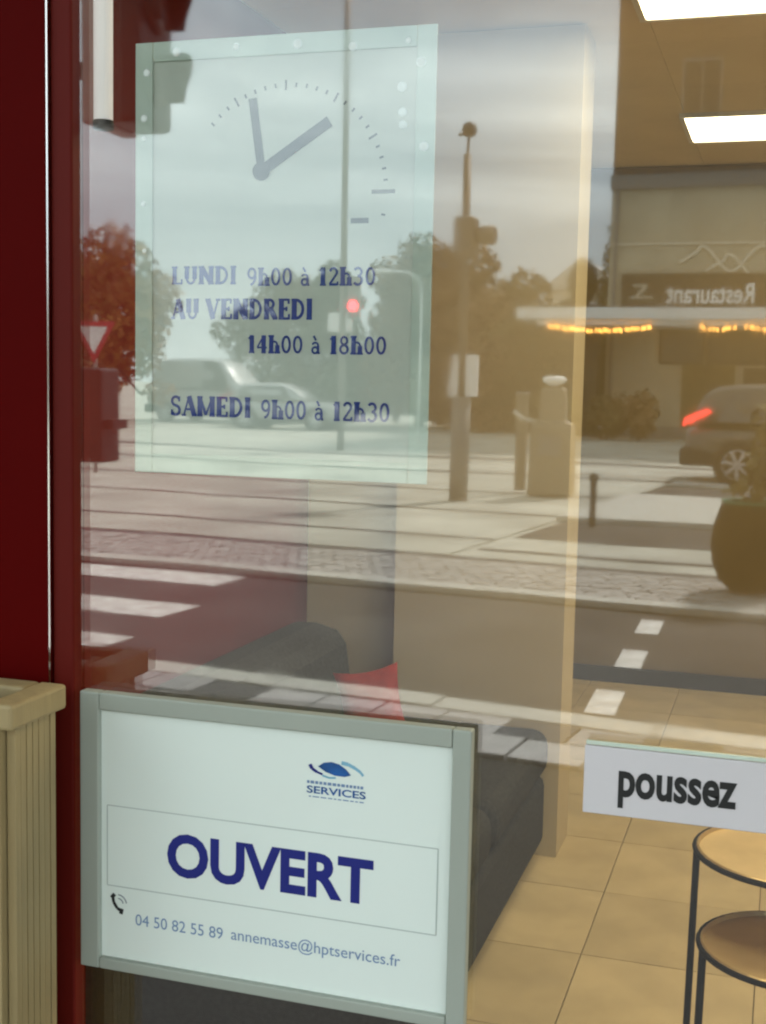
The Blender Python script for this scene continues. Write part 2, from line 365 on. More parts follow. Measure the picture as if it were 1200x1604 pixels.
# ------------------------------------------------------------------ sofa, cushion, side tables
sf = thing('sofa', 'charcoal fabric sofa along the red wall, low seat with rounded back', 'sofa', (-1.08, 2.1, 0))
def lp_(o, p): o.parent = p; o.matrix_parent_inverse = Matrix.Translation(-Vector(p.location)); return o
lp_(MB().box(-1.49, -.655, 1.28, 2.80, .05, .27).build('base', M['sofa'], bevel=.03, seg=3), sf)
for ya, yb in ((1.26, 2.03), (2.036, 2.805)): lp_(MB().box(-1.49, -.645, ya, yb, .272, .415).build('seat', M['sofa'], bevel=.05, seg=4), sf)
lp_(MB().prism([(-1.495, .417), (-1.27, .417), (-1.30, .63), (-1.33, .67), (-1.40, .69), (-1.495, .685)], 1, 1.28, 2.79).build('backrest', M['sofa'], bevel=.03, seg=3), sf)
for x in (-1.42, -.72):
    for y in (1.36, 2.72): lp_(MB().tube([(x, y, 0), (x, y, .049)], .022, 10).build('foot', M['black']), sf)
# pillow: rounded square, puffed, leaning against the backrest
def pillow(sx, sz, th, n=10):
    mb = MB(); front = []; back = []
    for i in range(n+1):
        for j in range(n+1):
            a, b = i/n*2-1, j/n*2-1; pin = 1-.10*(abs(a)**2)*(1-abs(b)**2)*0; ed = (1-abs(a)**2.6)*(1-abs(b)**2.6)
            pinch = 1-.13*(1-abs(a)**2)*abs(b)**3; pinch2 = 1-.13*(1-abs(b)**2)*abs(a)**3
            t = th*(ed**.5)
            front.append((a*sx/2*pinch2, -t, b*sz/2*pinch)); back.append((a*sx/2*pinch2, t+.001, b*sz/2*pinch))
    k = n+1; fs = [(i*k+j, (i+1)*k+j, (i+1)*k+j+1, i*k+j+1) for i in range(n) for j in range(n)]
    mb.add(front, fs); mb.add(back, [tuple(reversed(f)) for f in fs]); return mb
cu = pillow(.19, .22, .045).build('cushion', M['cushion'], smooth=True)
cu.location = (-1.10, 2.42, .53); cu.rotation_euler = (R(-10), R(-12), R(14)); tag(cu, 'small red square cushion leaning on the charcoal sofa', 'cushion')
def side_table(name, label, x, y, h, r, ang):
    t = thing(name, label, 'side table', (x, y, 0), ang, 'nesting side tables')
    MB().lathe([(r*.985, -.014), (r*.985, -.002), (r*.965, 0.0), (r*.95, -.008), (.001, -.008)], 48).build('tray', M['brass'], t, smooth=False).location = (0, 0, h)
    MB().tube([(math.cos(2*math.pi*k/40)*r, math.sin(2*math.pi*k/40)*r, h-.007) for k in range(40)], .0055, 8, closed=True).build('rim', M['black'], t, smooth=True)
    for k in range(3):
        a = 2*math.pi*k/3+.35; c, s = math.cos(a), math.sin(a)
        MB().tube([(c*(r-.004), s*(r-.004), h-.012), (c*r*1.02, s*r*1.02, .008)], .007, 8).build('leg', M['black'], t, smooth=True)
    MB().tube([(math.cos(2*math.pi*k/40)*r*1.02, math.sin(2*math.pi*k/40)*r*1.02, .007) for k in range(40)], .006, 8, closed=True).build('base_ring', M['black'], t, smooth=True)
    return t
side_table('side_table', 'taller of two round brass-topped tables with black wire legs', .045, 1.44, .595, .175, R(165))
side_table('side_table', 'lower round brass-topped table with black wire legs, in front', .052, 1.29, .475, .160, R(176))

# ------------------------------------------------------------------ lettering helpers (all in the facade plane)
def font_mesh(body, bold=0., shear=0.):
    c = bpy.data.curves.new('lettering', 'FONT'); c.body = body; c.size = 1; c.offset = bold; c.shear = shear; c.resolution_u = 4
    o = bpy.data.objects.new('lettering', c); COL.objects.link(o); dg = bpy.context.evaluated_depsgraph_get()
    me = bpy.data.meshes.new_from_object(o.evaluated_get(dg)); vs_ = [tuple(v.co) for v in me.vertices]; fs_ = [tuple(p.vertices) for p in me.polygons]
    bpy.data.objects.remove(o); bpy.data.meshes.remove(me); return vs_, fs_
def put_text(name, body, x0, x1, z0, z1, y, m, parent, bold=0., rot=0., mirror=False):
    vs_, fs_ = font_mesh(body, bold); xa = min(v[0] for v in vs_); xb = max(v[0] for v in vs_); ya = min(v[1] for v in vs_); yb = max(v[1] for v in vs_)
    mb = MB(); pts = []
    for v in vs_:
        x = x0+(v[0]-xa)/(xb-xa)*(x1-x0); z = z0+(v[1]-ya)/(yb-ya)*(z1-z0); pts.append((x, y, z+rot*(x-x0)))
    mb.add(pts, fs_); me = bpy.data.meshes.new(name); me.from_pydata(mb.v, [], mb.f); me.materials.append(m)
    o = bpy.data.objects.new(name, me); COL.objects.link(o); return lp_(o, parent) if parent else o
T_, t_ = .27, .115
def serif(x, y, wd=.34): return ('l', x-wd/2, y, x+wd/2, y, t_)
def stem(x, y0=0., y1=1., b=True, t=True):
    return [('l', x, y0, x, y1, T_)]+([serif(x, y0+.04)] if b else [])+([serif(x, y1-.04)] if t else [])
GL = {
 'L': (.76, stem(.22)+[('l', .1, .04, .68, .04, t_), ('l', .66, 0, .66, .28, t_)]),
 'U': (.92, stem(.22, .3, 1, b=False)+stem(.70, .3, 1, b=False)+[('a', .46, .32, .24, .28, 180, 360, .13)]),
 'N': (1.0, stem(.2)+stem(.8)+[('l', .2, .98, .8, .02, T_)]),
 'D': (.92, stem(.22)+[('a', .34, .5, .42, .45, -90, 90, .15), ('l', .2, .05, .36, .05, t_), ('l', .2, .95, .36, .95, t_)]),
 'I': (.46, stem(.23)),
 'A': (.94, [('l', .14, 0, .46, 1, .10), ('l', .46, 1, .80, 0, T_), ('l', .24, .33, .70, .33, t_), serif(.14, .04, .28), serif(.80, .04, .30)]),
 'V': (.94, [('l', .14, 1, .48, 0, T_), ('l', .48, 0, .80, 1, .10), serif(.14, .96, .30), serif(.80, .96, .28)]),
 'E': (.80, stem(.22)+[('l', .1, .04, .70, .04, t_), ('l', .1, .96, .68, .96, t_), ('l', .22, .51, .54, .51, t_), ('l', .70, 0, .70, .26, t_), ('l', .67, .76, .67, 1, t_), ('l', .54, .40, .54, .62, t_)]),
 'R': (.92, stem(.22)+[('a', .38, .74, .27, .22, -90, 90, .14), ('l', .2, .95, .4, .95, t_), ('l', .2, .52, .4, .52, t_), ('l', .46, .52, .78, .02, T_), serif(.80, .04, .22)]),
 'S': (.72, [('a', .36, .74, .23, .22, 30, 270, .14), ('a', .36, .27, .24, .24, -150, 90, .15), ('l', .57, .72, .57, .98, t_), ('l', .12, .02, .12, .30, t_)]),
 'M': (1.16, stem(.2)+stem(.96)+[('l', .2, .98, .58, .06, .15), ('l', .58, .06, .96, .98, .10)]),
 '0': (.66, [('a', .33, .5, .21, .44, 0, 360, .14)]),
 '1': (.56, stem(.30, t=False)+[('l', .10, .80, .30, .96, .09)]),
 '2': (.66, [('a', .33, .72, .20, .23, -25, 165, .14), ('l', .50, .62, .12, .07, .12), ('l', .10, .06, .58, .06, .13), ('l', .57, .02, .57, .22, t_)]),
 '3': (.66, [('a', .30, .73, .20, .22, -90, 150, .14), ('a', .30, .28, .23, .24, -150, 90, .15)]),
 '4': (.68, [('l', .44, 0, .44, 1, T_), ('l', .44, .98, .08, .33, .09), ('l', .06, .31, .64, .31, .10), serif(.44, .04, .28)]),
 '8': (.66, [('a', .33, .74, .17, .21, 0, 360, .13), ('a', .33, .27, .21, .23, 0, 360, .14)]),
 '9': (.66, [('a', .33, .68, .20, .27, 0, 360, .14), ('a', .22, .52, .32, .48, -80, 20, .13)]),
 'h': (.74, stem(.2)+[('a', .38, .44, .18, .22, 0, 170, .12)]+stem(.56, 0, .46, t=False)),
 'a': (.62, [('a', .27, .20, .16, .17, 0, 360, .12), ('l', .44, 0, .44, .48, .15), ('a', .28, .46, .17, .16, 10, 160, .11), ('l', .44, .04, .56, .04, t_), ('l', .18, 1.0, .32, .74, .12)]),
 ' ': (.40, [])}
def serif_text(name, body, x0, x1, z0, z1, y, m, parent):
    body = body.replace('à', 'a'); adv = 0; mb = MB(); segs = []
    for ch in body:
        wd, st = GL[ch]
        for q in st:
            if q[0] == 'l': segs.append((adv+q[1], q[2], adv+q[3], q[4], q[5]))
            else:
                _, cx, cy, rx, ry, a0, a1, th = q; n = max(4, int(abs(a1-a0)/22))
                for k in range(n):
                    b0 = R(a0+(a1-a0)*k/n-2); b1 = R(a0+(a1-a0)*(k+1)/n+2)
                    segs.append((adv+cx+rx*math.cos(b0), cy+ry*math.sin(b0), adv+cx+rx*math.cos(b1), cy+ry*math.sin(b1), th))
        adv += wd
    sx = (x1-x0)/adv; sz = z1-z0
    for i, (xa, ya, xb, yb, th) in enumerate(segs):
        ax, az, bx, bz = x0+xa*sx, z0+ya*sz, x0+xb*sx, z0+yb*sz; dx, dz = bx-ax, bz-az; l = math.hypot(dx, dz) or 1; h = th*sz/2; nx, nz = -dz/l*h, dx/l*h; yy = y-(i % 7)*.00003
        mb.add([(ax+nx, yy, az+nz), (bx+nx, yy, bz+nz), (bx-nx, yy, bz-nz), (ax-nx, yy, az-nz)], [(3, 2, 1, 0)])
    me = bpy.data.meshes.new(name); me.from_pydata(mb.v, [], mb.f); me.materials.append(m); o = bpy.data.objects.new(name, me); COL.objects.link(o); return lp_(o, parent)
def bar(mb, ax, az, bx, bz, th, y0, y1):
    dx, dz = bx-ax, bz-az; l = math.hypot(dx, dz); nx, nz = -dz/l*th/2, dx/l*th/2
    mb.prism([(ax+nx, az+nz), (bx+nx, bz+nz), (bx-nx, bz-nz), (ax-nx, az-nz)], 1, y0, y1)

# ------------------------------------------------------------------ opening hours notice (behind the glass)
hn = thing('hours_notice', 'pale opening-hours notice with a grey clock drawing and navy lettering', 'notice', (-.415, .0095, 1.368))
X0, X1, Z0, Z1 = -.549, -.281, 1.368, 1.735
lp_(MB().box(X0+.012, X1-.012, .0105, .0125, Z0+.012, Z1-.012).build('sheet', M['paper2']), hn)
B = .0165
for nm, b in (('border_strip', (X0, X0+B, Z0, Z1)), ('border_strip', (X1-B, X1, Z0, Z1)), ('border_strip', (X0+B+.0003, X1-B-.0003, Z1-B, Z1)), ('border_strip', (X0+B+.0003, X1-B-.0003, Z0, Z0+B))):
    lp_(MB().box(b[0], b[1], .0088, .0103, b[2], b[3]).build(nm, M['sleeve'], bevel=.0006), hn)
bb = [(-.455, 1.727), (-.51, 1.7255), (-.40, 1.726), (-.352, 1.7215), (-.305, 1.7235), (-.294, 1.706), (-.5405, 1.672), (-.5405, 1.655), (-.541, 1.60), (-.31, 1.688), (-.309, 1.668), (-.3085, 1.658), (-.538, 1.71), (-.54, 1.56), (-.29, 1.64)]
for i, (x, z) in enumerate(bb):
    r = random.uniform(.0022, .0042); q = MB().lathe([(r, 0), (r*.7, -.0006), (.0002, -.0008)], 12, axis='y'); q.v = [(a*random.choice((1, 1.3)), b, c) for a, b, c in q.v] if False else q.v
    o = q.build('air_bubble', M['bubble']); o.location = (x, .0086 if (x < X0+B or x > X1-B or z > Z1-B) else .0103, z); lp_(o, hn)
# dial ticks
ck = MB(); cx, cz, cr_ = -.4105, 1.6055, .0905
for k in range(-8, 18):
    a = R(90-k*6.0); big = (k % 5 == 0)
    if k > 15 and k != 17: continue
    r0 = cr_-(.006 if big else .0035); r1 = cr_+(.002 if big else .0)
    if k == 15: r0, r1 = cr_-.014, cr_+.006
    bar(ck, cx+r0*math.cos(a), cz+r0*math.sin(a), cx+r1*math.cos(a), cz+r1*math.sin(a), .0032 if k == 15 else .0017, .01015, .0104)
bar(ck, -.3516, 1.5826, -.3362, 1.5826, .0042, .01015, .0104)
lp_(ck.build('dial_ticks', M['ink_tick']), hn)
hd = MB(); bar(hd, -.4316, 1.6248, -.4403, 1.6846, .0072, .0100, .0103); bar(hd, -.4316, 1.6248, -.3715, 1.6632, .0092, .0097, .0100)
hd.prism([(-.4316+.0078*math.cos(R(k*20)), 1.6248+.0078*math.sin(R(k*20))) for k in range(18)], 1, .0094, .0097)
lp_(hd.build('clock_hands', M['ink_tick']), hn)
ty = .0102
serif_text('lettering', 'LUNDI', -.515, -.453, 1.5315, 1.5465, ty, M['ink_text'], hn)
serif_text('lettering', '9h00 à 12h30', -.4445, -.3286, 1.5300, 1.5450, ty, M['ink_text'], hn)
serif_text('lettering', 'AU VENDREDI', -.515, -.3835, 1.5020, 1.5190, ty, M['ink_text'], hn)
serif_text('lettering', '14h00 à 18h00', -.4435, -.3180, 1.4735, 1.4885, ty, M['ink_text'], hn)
serif_text('lettering', 'SAMEDI', -.5155, -.4385, 1.4185, 1.4355, ty, M['ink_text'], hn)
serif_text('lettering', '9h00 à 12h30', -.4305, -.3140, 1.4180, 1.4340, ty, M['ink_text'], hn)

wt = thing('white_tube', 'white upright tube with added glow hanging behind the glass beside the red mullion', 'white tube', (-.590, .026, 1.672))
MB().tube([(0, 0, .004), (0, 0, .85)], .0085, 16).build('tube', emit('tube_glow', (1, .97, .95), .12), wt, smooth=True)  # weak emission added so the white tube reads bright
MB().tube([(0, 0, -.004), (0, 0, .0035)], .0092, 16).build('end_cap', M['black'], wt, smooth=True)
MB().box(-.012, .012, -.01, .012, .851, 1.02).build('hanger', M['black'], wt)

# ------------------------------------------------------------------ OUVERT sign (hung on the outside of the glass)
os_ = thing('open_sign', 'grey framed white sign reading OUVERT in navy letters', 'sign', (-.415, -.006, .905))
X0, X1, Z0, Z1 = -.5925, -.2320, .915, 1.1710
lp_(MB().box(X0+.01, X1-.01, -.007, -.003, Z0+.01, Z1-.01).build('paper', M['paper']), os_)
px0, px1, pz0, pz1 = -.5735, -.2480, .9255, 1.1550
for b in ((X0, px0, Z0, Z1), (px1, X1, Z0, Z1), (px0+.0002, px1-.0002, pz1, Z1), (px0+.0002, px1-.0002, Z0, pz0)):
    lp_(MB().box(b[0], b[1], -.0125, -.0005, b[2], b[3]).build('frame_bar', M['frame'], bevel=.0015), os_)
yy = -.0073
put_text('lettering', 'OUVERT', -.5107, -.3178, 1.0065, 1.0470, yy, M['ink_navy'], os_, bold=.034)
put_text('lettering', '04 50 82 55 89', -.5420, -.4560, .9560, .9665, yy, M['ink_pale'], os_)
put_text('lettering', 'annemasse@hptservices.fr', -.4480, -.2925, .9540, .9680, yy, M['ink_pale'], os_)
rl = MB()
for z in (1.0642, .9897): rl.box(-.5705, -.2620, -.00745, -.0072, z-.0004, z+.0004)
for x in (-.5705, -.2620): rl.box(x-.0004, x+.0004, -.00748, -.0072, .990, 1.0640)
lp_(rl.build('rule_line', M['ink_line']), os_)
# handset icon
hs = MB(); P_ = [(-.5650, .9800), (-.5642, .9745), (-.5606, .9692), (-.5555, .9668)]
for a, b in zip(P_, P_[1:]): bar(hs, *a, *b, .0028, -.0075, -.0072)
bar(hs, -.5660, .9812, -.5632, .9790, .0050, -.0076, -.0072); bar(hs, -.5580, .9672, -.5545, .9664, .0050, -.0076, -.0072)
lp_(hs.build('handset_icon', M['ink_black']), os_)
h2 = MB()
for r in (.005, .0085):
    for k in range(5): bar(h2, -.5595+r*math.cos(R(10+k*16)), .9735+r*math.sin(R(10+k*16)), -.5595+r*math.cos(R(26+k*16)), .9735+r*math.sin(R(26+k*16)), .0009, -.0075, -.0072)
lp_(h2.build('handset_waves', M['ink_grey']), os_)
# emblem: blue leaf-shaped body, tail and pale swoosh
lg = MB(); lg.prism([(-.3690, 1.1225), (-.3640, 1.1262), (-.3570, 1.1275), (-.3500, 1.1262), (-.3440, 1.1225), (-.3395, 1.1178), (-.3450, 1.1160), (-.3540, 1.1162), (-.3620, 1.1185)], 1, -.0076, -.0072)
lp_(lg.build('emblem_body', M['ink_blue']), os_)
l2 = MB(); P_ = [(-.3765, 1.1235), (-.3745, 1.1200), (-.3700, 1.1175), (-.3650, 1.1160)]
for i, (a, b) in enumerate(zip(P_, P_[1:])): bar(l2, *a, *b, .0030-.0006*i, -.0075, -.0072)
lp_(l2.build('emblem_tail', M['ink_navy']), os_)
l3 = MB(); P_ = [(-.3480, 1.1278), (-.3420, 1.1270), (-.3360, 1.1245), (-.3310, 1.1215), (-.3285, 1.1185)]
for i, (a, b) in enumerate(zip(P_, P_[1:])): bar(l3, *a, *b, .0032-.0004*i, -.0075, -.0072)
P_ = [(-.3650, 1.1150), (-.3590, 1.1135), (-.3530, 1.1142)]
for i, (a, b) in enumerate(zip(P_, P_[1:])): bar(l3, *a, *b, .0016, -.00752, -.0072)
lp_(l3.build('emblem_swoosh', M['ink_cyan']), os_)
put_text('lettering', 'SERVICES', -.3790, -.3260, 1.0985, 1.1050, yy, M['ink_blue'], os_, bold=.02)
l4 = MB(); x = -.3788
while x < -.328: wd = random.uniform(.0016, .0034); l4.box(x, x+wd, -.00745, -.0072, 1.1070, 1.1094); x += wd+.0012
x = -.377
while x < -.330: wd = random.uniform(.002, .006); l4.box(x, x+wd, -.00745, -.0072, 1.0952, 1.0961); x += wd+.0014
lp_(l4.build('small_print', M['ink_pale']), os_)
for o in os_.children:
    if o.name.split('.')[0] not in ('paper', 'frame_bar'): o.location.x += .003; o.location.z += .003

# ------------------------------------------------------------------ poussez sticker on the door
ps = thing('push_sign', 'white strip sign reading poussez stuck on the glass', 'sign', (-.05, -.003, 1.112))
lp_(MB().box(-.1415, .045, -.0045, -.0006, 1.1125, 1.1675).build('plate', M['sticker'], bevel=.0008), ps)
put_text('lettering', 'poussez', -.1140, -.0235, 1.1195, 1.1500, -.0049, M['ink_black'], ps, bold=.03)
lp_(MB().box(-.1405, .045, -.0036, -.0006, 1.1682, 1.1712).build('edge_strip', M['sleeve']), ps)

# ------------------------------------------------------------------ slatted planter at the left of the shopfront
pb = thing('slatted_planter', 'tall tan slatted planter box standing against the red shopfront', 'planter', (-.9, -.08, -.02))
lp_(MB().box(-1.15, -.640, -.098, -.042, -.02, 1.10).build('body', M['tan']), pb)
ss = MB().box(-.004, .004, -.0038, .0038, 0, 1.158).mesh('slat', M['tan'])
y = -.0985
while y < -.045:
    o = copies(ss, 'slat', [(-.6355+random.uniform(-.0006, .0006), y, 0)], None)[0]; lp_(o, pb); y += .0088
ss2 = MB().box(-.0045, .0045, -.006, .006, 0, 1.158).mesh('slat', M['tan'])
x = -1.14
while x < -.645:
    o = copies(ss2, 'slat', [(x, -.1045, 0)], None)[0]; lp_(o, pb); x += .0103
for b in ((-.650, -.624, -.118, -.034), (-1.18, -1.154, -.118, -.034), (-1.1535, -.6505, -.118, -.100), (-1.1535, -.6505, -.060, -.034)):
    lp_(MB().box(b[0], b[1], b[2], b[3], 1.160, 1.182).build('rim_bar', M['tan'], bevel=.003), pb)
lp_(MB().box(-1.152, -.6515, -.0995, -.0605, 1.101, 1.160).build('soil', M['soil']), pb)

for o in pb.children: o.location.x += .032

# ------------------------------------------------------------------ traffic signals
def signal_head(parent, z0, n, px, depth=.20, wd=.26, pitch=.255, plate=True, lit=None, hood=.14, lr=.1, white=.07):
    """faces +x; stands at x = px (rear) .. px+depth, z0 upwards"""
    h = n*pitch+.06
    MB().box(px, px+depth, -wd/2, wd/2, z0, z0+h).build('housing', M['sig_black'], parent, bevel=.025, seg=3)
    if plate:
        MB().box(px-white, px-.002, -wd/2-.02, wd/2+.02, z0-.004, z0+h+.10).build('backing_board', M['sig_white'], parent, bevel=.01)
    for k in range(n):
        zc = z0+.03+pitch*(k+.5)
        MB().lathe([(lr, 0), (lr, .012), (lr*.6, .024), (.002, .03)], 20, axis='x').build('lens', M['red_lit'] if lit == k else M['lens'], parent, smooth=True).location = (px+depth, 0, zc)
        hb = MB(); ring = []
        for q in range(19):
            a = R(-35+250*q/18); L1 = hood*(.55+.45*max(0, math.sin(a)))
            ring.append((math.cos(a)*(lr+.006), math.sin(a)*(lr+.006), L1))
        v = []
        for (yy_, zz, l) in ring: v += [(0, yy_, zz), (l, yy_, zz), (l, yy_*1.05, zz*1.05), (0, yy_*1.05, zz*1.05)]
        fs = []
        for q in range(18):
            a = q*4; b = a+4; fs += [(a, a+1, b+1, b), (a+1, a+2, b+2, b+1), (a+2, a+3, b+3, b+2), (a+3, a, b, b+3)]
        fs += [(0, 3, 2, 1), (72, 73, 74, 75)]
        hb.add(v, fs).build('hood', M['sig_black'], parent, smooth=False).location = (px+depth, 0, zc)
t = thing('traffic_signal', 'large dark traffic signal with white backing board, seen close and side-on', 'traffic signal', (-2.575, -3.2, -.02))
MB().tube([(0, 0, 0), (0, 0, 3.45)], .05, 14).build('pole', M['pole_brown'], t, smooth=True)
MB().tube([(0, 0, 0), (0, 0, .22)], .085, 14).build('base_sleeve', M['pole_brown'], t, smooth=True)
signal_head(t, 2.36, 3, .225, depth=.145, wd=.26, pitch=.25, white=.07, hood=.125, lr=.085)
for z in (2.55, 3.05): MB().box(.03, .153, -.03, .03, z, z+.05).build('bracket', M['pole_brown'], t)
MB().box(.06, .185, -.07, .07, 1.155, 1.505).build('repeater_box', M['sig_black'], t, bevel=.012)
MB().box(.18, .225, -.05, .05, 1.28, 1.315).build('repeater_hood', M['sig_black'], t)
for z in (1.22, 1.42): MB().box(.03, .06, -.02, .02, z, z+.03).build('bracket', M['pole_brown'], t)
# the second one, across the street
t = thing('traffic_signal', 'slim traffic signal pole with dome camera on top and white boards lower down', 'traffic signal', (-4.13, -15.4, -.07))
MB().tube([(0, 0, 0), (0, 0, 1.36)], .125, 16).build('base_sleeve', M['pole'], t, smooth=True)
MB().tube([(0, 0, 1.36), (0, 0, 4.5)], .058, 14, r_end=.05).build('pole', M['pole_brown'], t, smooth=True)
MB().box(-.13, .15, -.15, .15, 3.16, 3.70).build('housing', M['pole_brown'], t, bevel=.05, seg=3)
MB().lathe([(.09, .15), (.12, .22), (.13, .38), (.10, .40), (.09, .3)], 18, c=(0, 0, 3.46), axis='x').build('hood', M['pole_brown'], t, smooth=True)
for sx in (-1, 1):
    v = [(sx*.045, -.02, 1.36), (sx*.20+.01, -.02, 1.36), (sx*.17+.045, -.02, 1.92), (sx*.045, -.02, 1.92)]
    MB().prism([(p[0], p[2]) for p in v], 1, -.03, .03).build('white_board', M['sig_white'], t)
MB().tube([(0, 0, 4.5), (.01, 0, 4.70)], .018, 8).build('camera_stalk', M['sig_black'], t)
MB().lathe([(.03, -.09), (.08, -.07), (.10, 0), (.08, .07), (.02, .10)], 16, c=(.015, 0, 4.80)).build('dome_camera', M['sig_black'], t, smooth=True)
MB().tube([(.015, 0, 4.78), (-.12, 0, 4.74)], .02, 8).build('camera_arm', M['sig_black'], t)
# tall lamp post with a lit red signal
t = thing('street_lamp', 'tall thin lamp post with a lit red signal and a pale plate', 'street lamp', (-9.66, -26.3, -.07))
MB().tube([(0, 0, 0), (0, 0, 11.5)], .085, 12, r_end=.06).build('pole', M['pole'], t, smooth=True)
MB().tube([(0, 0, 11.4), (-.6, .3, 11.8), (-1.6, .8, 11.9)], .04, 8).build('arm', M['pole'], t, smooth=True)
MB().box(-2.2, -1.5, .7, .95, 11.84, 11.96).build('lamp_head', M['pole'], t, bevel=.03)
MB().box(-.35, .22, -.03, .03, 2.66, 3.08).build('plate', M['sign_white'], t)
MB().box(.16, .44, .0, .2, 2.95, 3.85).build('signal_housing', M['pole'], t, bevel=.04)
MB().tube([(.05, .08, 3.4), (.18, .08, 3.4)], .03, 8).build('bracket', M['pole'], t)
MB().lathe([(.115, .20), (.115, .215), (.09, .235), (.002, .245)], 18, c=(.30, 0, 3.22), axis='y').build('red_lens', M['red_lit'], t, smooth=True)
# small bent lamp further back
t = thing('street_lamp', 'short grey lamp post with a curved arm in front of the brown trees', 'street lamp', (-8.9, -30, -.07))
MB().tube([(0, 0, 0), (0, 0, 3.9), (-.1, 0, 4.15), (-.4, 0, 4.3), (-.9, 0, 4.32)], .032, 10).build('pole', M['sig_white'], t, smooth=True)
MB().box(-1.3, -.8, -.1, .1, 4.27, 4.36).build('lamp_head', M['sig_white'], t, bevel=.03)
# yield sign
t = thing('yield_sign', 'red and white triangular yield sign on a grey post', 'road sign', (-10.5, -17, -.07))
MB().tube([(0, 0, 0), (0, 0, 2.5)], .03, 10).build('post', M['pole'], t, smooth=True)
MB().prism([(-.38, 2.40), (.38, 2.40), (0, 1.74)], 1, .033, .05).build('plate', M['sign_red'], t, bevel=.012)
MB().prism([(-.245, 2.315), (.245, 2.315), (0, 1.90)], 1, .052, .056).build('white_face', M['sign_white'], t)
MB().box(-.24, .24, .035, .05, 1.40, 1.62).build('sub_plate', M['sign_white'], t)
# ticket machine
t = thing('ticket_machine', 'tan parking ticket machine with a white disc cap on the far pavement', 'ticket machine', (-3.10, -16.6, -.03))
MB().loft([[(x*wd, y*wd, z) for x, y in ((-.3, -.2), (.3, -.2), (.3, .2), (-.3, .2))] for z, wd in ((0, 1.05), (.1, 1.0), (.90, .95), (.96, .86), (1.0, .62), (1.42, .56), (1.47, .42))]).build('body', M['machine'], t, bevel=.02)
MB().box(-.16, .16, .205, .222, .52, .80).build('front_panel', M['pole'], t)
MB().lathe([(.02, 1.475), (.06, 1.48), (.16, 1.545), (.16, 1.60), (.10, 1.62), (.002, 1.625)], 24).build('cap', M['lamp_white'], t, smooth=True)
MB().tube([(-.22, .12, .98), (-.40, .2, 1.02), (-.52, .2, 1.12)], .03, 8).build('handle', M['kerb'], t, smooth=True)
t = thing('bollard', 'slim square bollard left of the ticket machine', 'bollard', (-3.62, -17.0, -.03))
MB().box(-.075, .075, -.075, .075, 0, 1.34).build('post', M['machine'], t, bevel=.015); MB().box(-.085, .085, -.085, .085, 1.341, 1.39).build('cap', M['pole'], t, bevel=.01)
t = thing('bollard', 'thin dark bollard near the restaurant column, by the lane', 'bollard', (-2.02, -13.1, -.09))
MB().tube([(0, 0, 0), (0, 0, .52)], .035, 10).build('post', M['black'], t, smooth=True); MB().lathe([(.045, .521), (.055, .55), (.04, .59), (.002, .60)], 12).build('cap', M['black'], t, smooth=True)

# ------------------------------------------------------------------ foliage
def crown_mesh(name, m, blobs, count, leaf, seed):
    rnd = random.Random(seed); v = []; f = []
    tot = sum(b[3]*b[4]*b[5] for b in blobs)
    for (bx, by, bz, rx, ry, rz) in blobs:
        for _ in range(int(count*rx*ry*rz/tot)):
            while True:
                a = Vector((rnd.uniform(-1, 1), rnd.uniform(-1, 1), rnd.uniform(-1, 1)))
                if .15 < a.length < 1: break
            if rnd.random() < .55: a = a.normalized()*rnd.uniform(.75, 1.08)
            p = Vector((bx+a.x*rx, by+a.y*ry, bz+a.z*rz)); s = leaf*rnd.uniform(.6, 1.4)
            n = (a+Vector((rnd.uniform(-1, 1), rnd.uniform(-1, 1), rnd.uniform(-.4, 1)))*.8).normalized(); e1 = n.orthogonal().normalized()
            q = rnd.uniform(0, 6.3); e1, e2 = e1*math.cos(q)+n.cross(e1)*math.sin(q), n.cross(e1)*math.cos(q)-e1*math.sin(q)
            k = len(v); v += [tuple(p-e1*s), tuple(p+e2*s*.55), tuple(p+e1*s), tuple(p-e2*s*.55)]; f.append((k, k+1, k+2, k+3))
    me = bpy.data.meshes.new(name); me.from_pydata(v, [], f); me.materials.append(m); return me
def tree(label, x, y, h, r, m, seed, count=7000, leaf=.125, low=.25, group='trees across the street', name='broadleaf_tree', conic=False):
    rnd = random.Random(seed); t = thing(name, label, 'tree', (x, y, -.08), group=group)
    tr = MB().tube([(0, 0, 0), (.05*h*.2, 0, h*.3), (0, .05, h*.75)], .035*h*.75, 10, r_end=.02*h*.4)
    blobs = []
    if conic:
        for k in range(9):
            z = h*(.12+.86*k/8); rr = r*(1-k/8.6)+.1; blobs.append((0, 0, z, rr, rr, h*.085))
    else:
        for k in range(22):
            a = rnd.uniform(0, 6.28); q = r*rnd.uniform(.15, .72); z = h*rnd.uniform(low+.12, .82); s = r*rnd.uniform(.22, .46)
            q *= 1-.5*max(0, (z/h-.6)/.4)
            blobs.append((math.cos(a)*q, math.sin(a)*q, z, s, s, s*.85))
        blobs.append((0, 0, h*.86, r*.38, r*.38, h*.13))
        for b in blobs[:6]: tr.tube([(0, 0, h*.32), (b[0]*.6, b[1]*.6, b[2]*.75+.2), (b[0], b[1], b[2])], .03*h*.3, 6, r_end=.02)
    tr.build('trunk', M['bark'], t, smooth=True)
    o = bpy.data.objects.new('crown', crown_mesh('crown', m, blobs, count, leaf, seed)); COL.objects.link(o); o.parent = t
    return t
tree('leftmost orange autumn tree, beside the red shopfront edge', -24.6, -39, 6.3, 2.5, M['leaf_orange'], 1, low=.05)
tree('tall orange autumn tree just left of the hours notice', -21.6, -37, 6.7, 2.4, M['leaf_orange'], 2, low=.0)
tree('small orange tree low behind the yield sign', -23.0, -33.5, 3.9, 2.2, M['leaf_brown'], 3, low=.0)
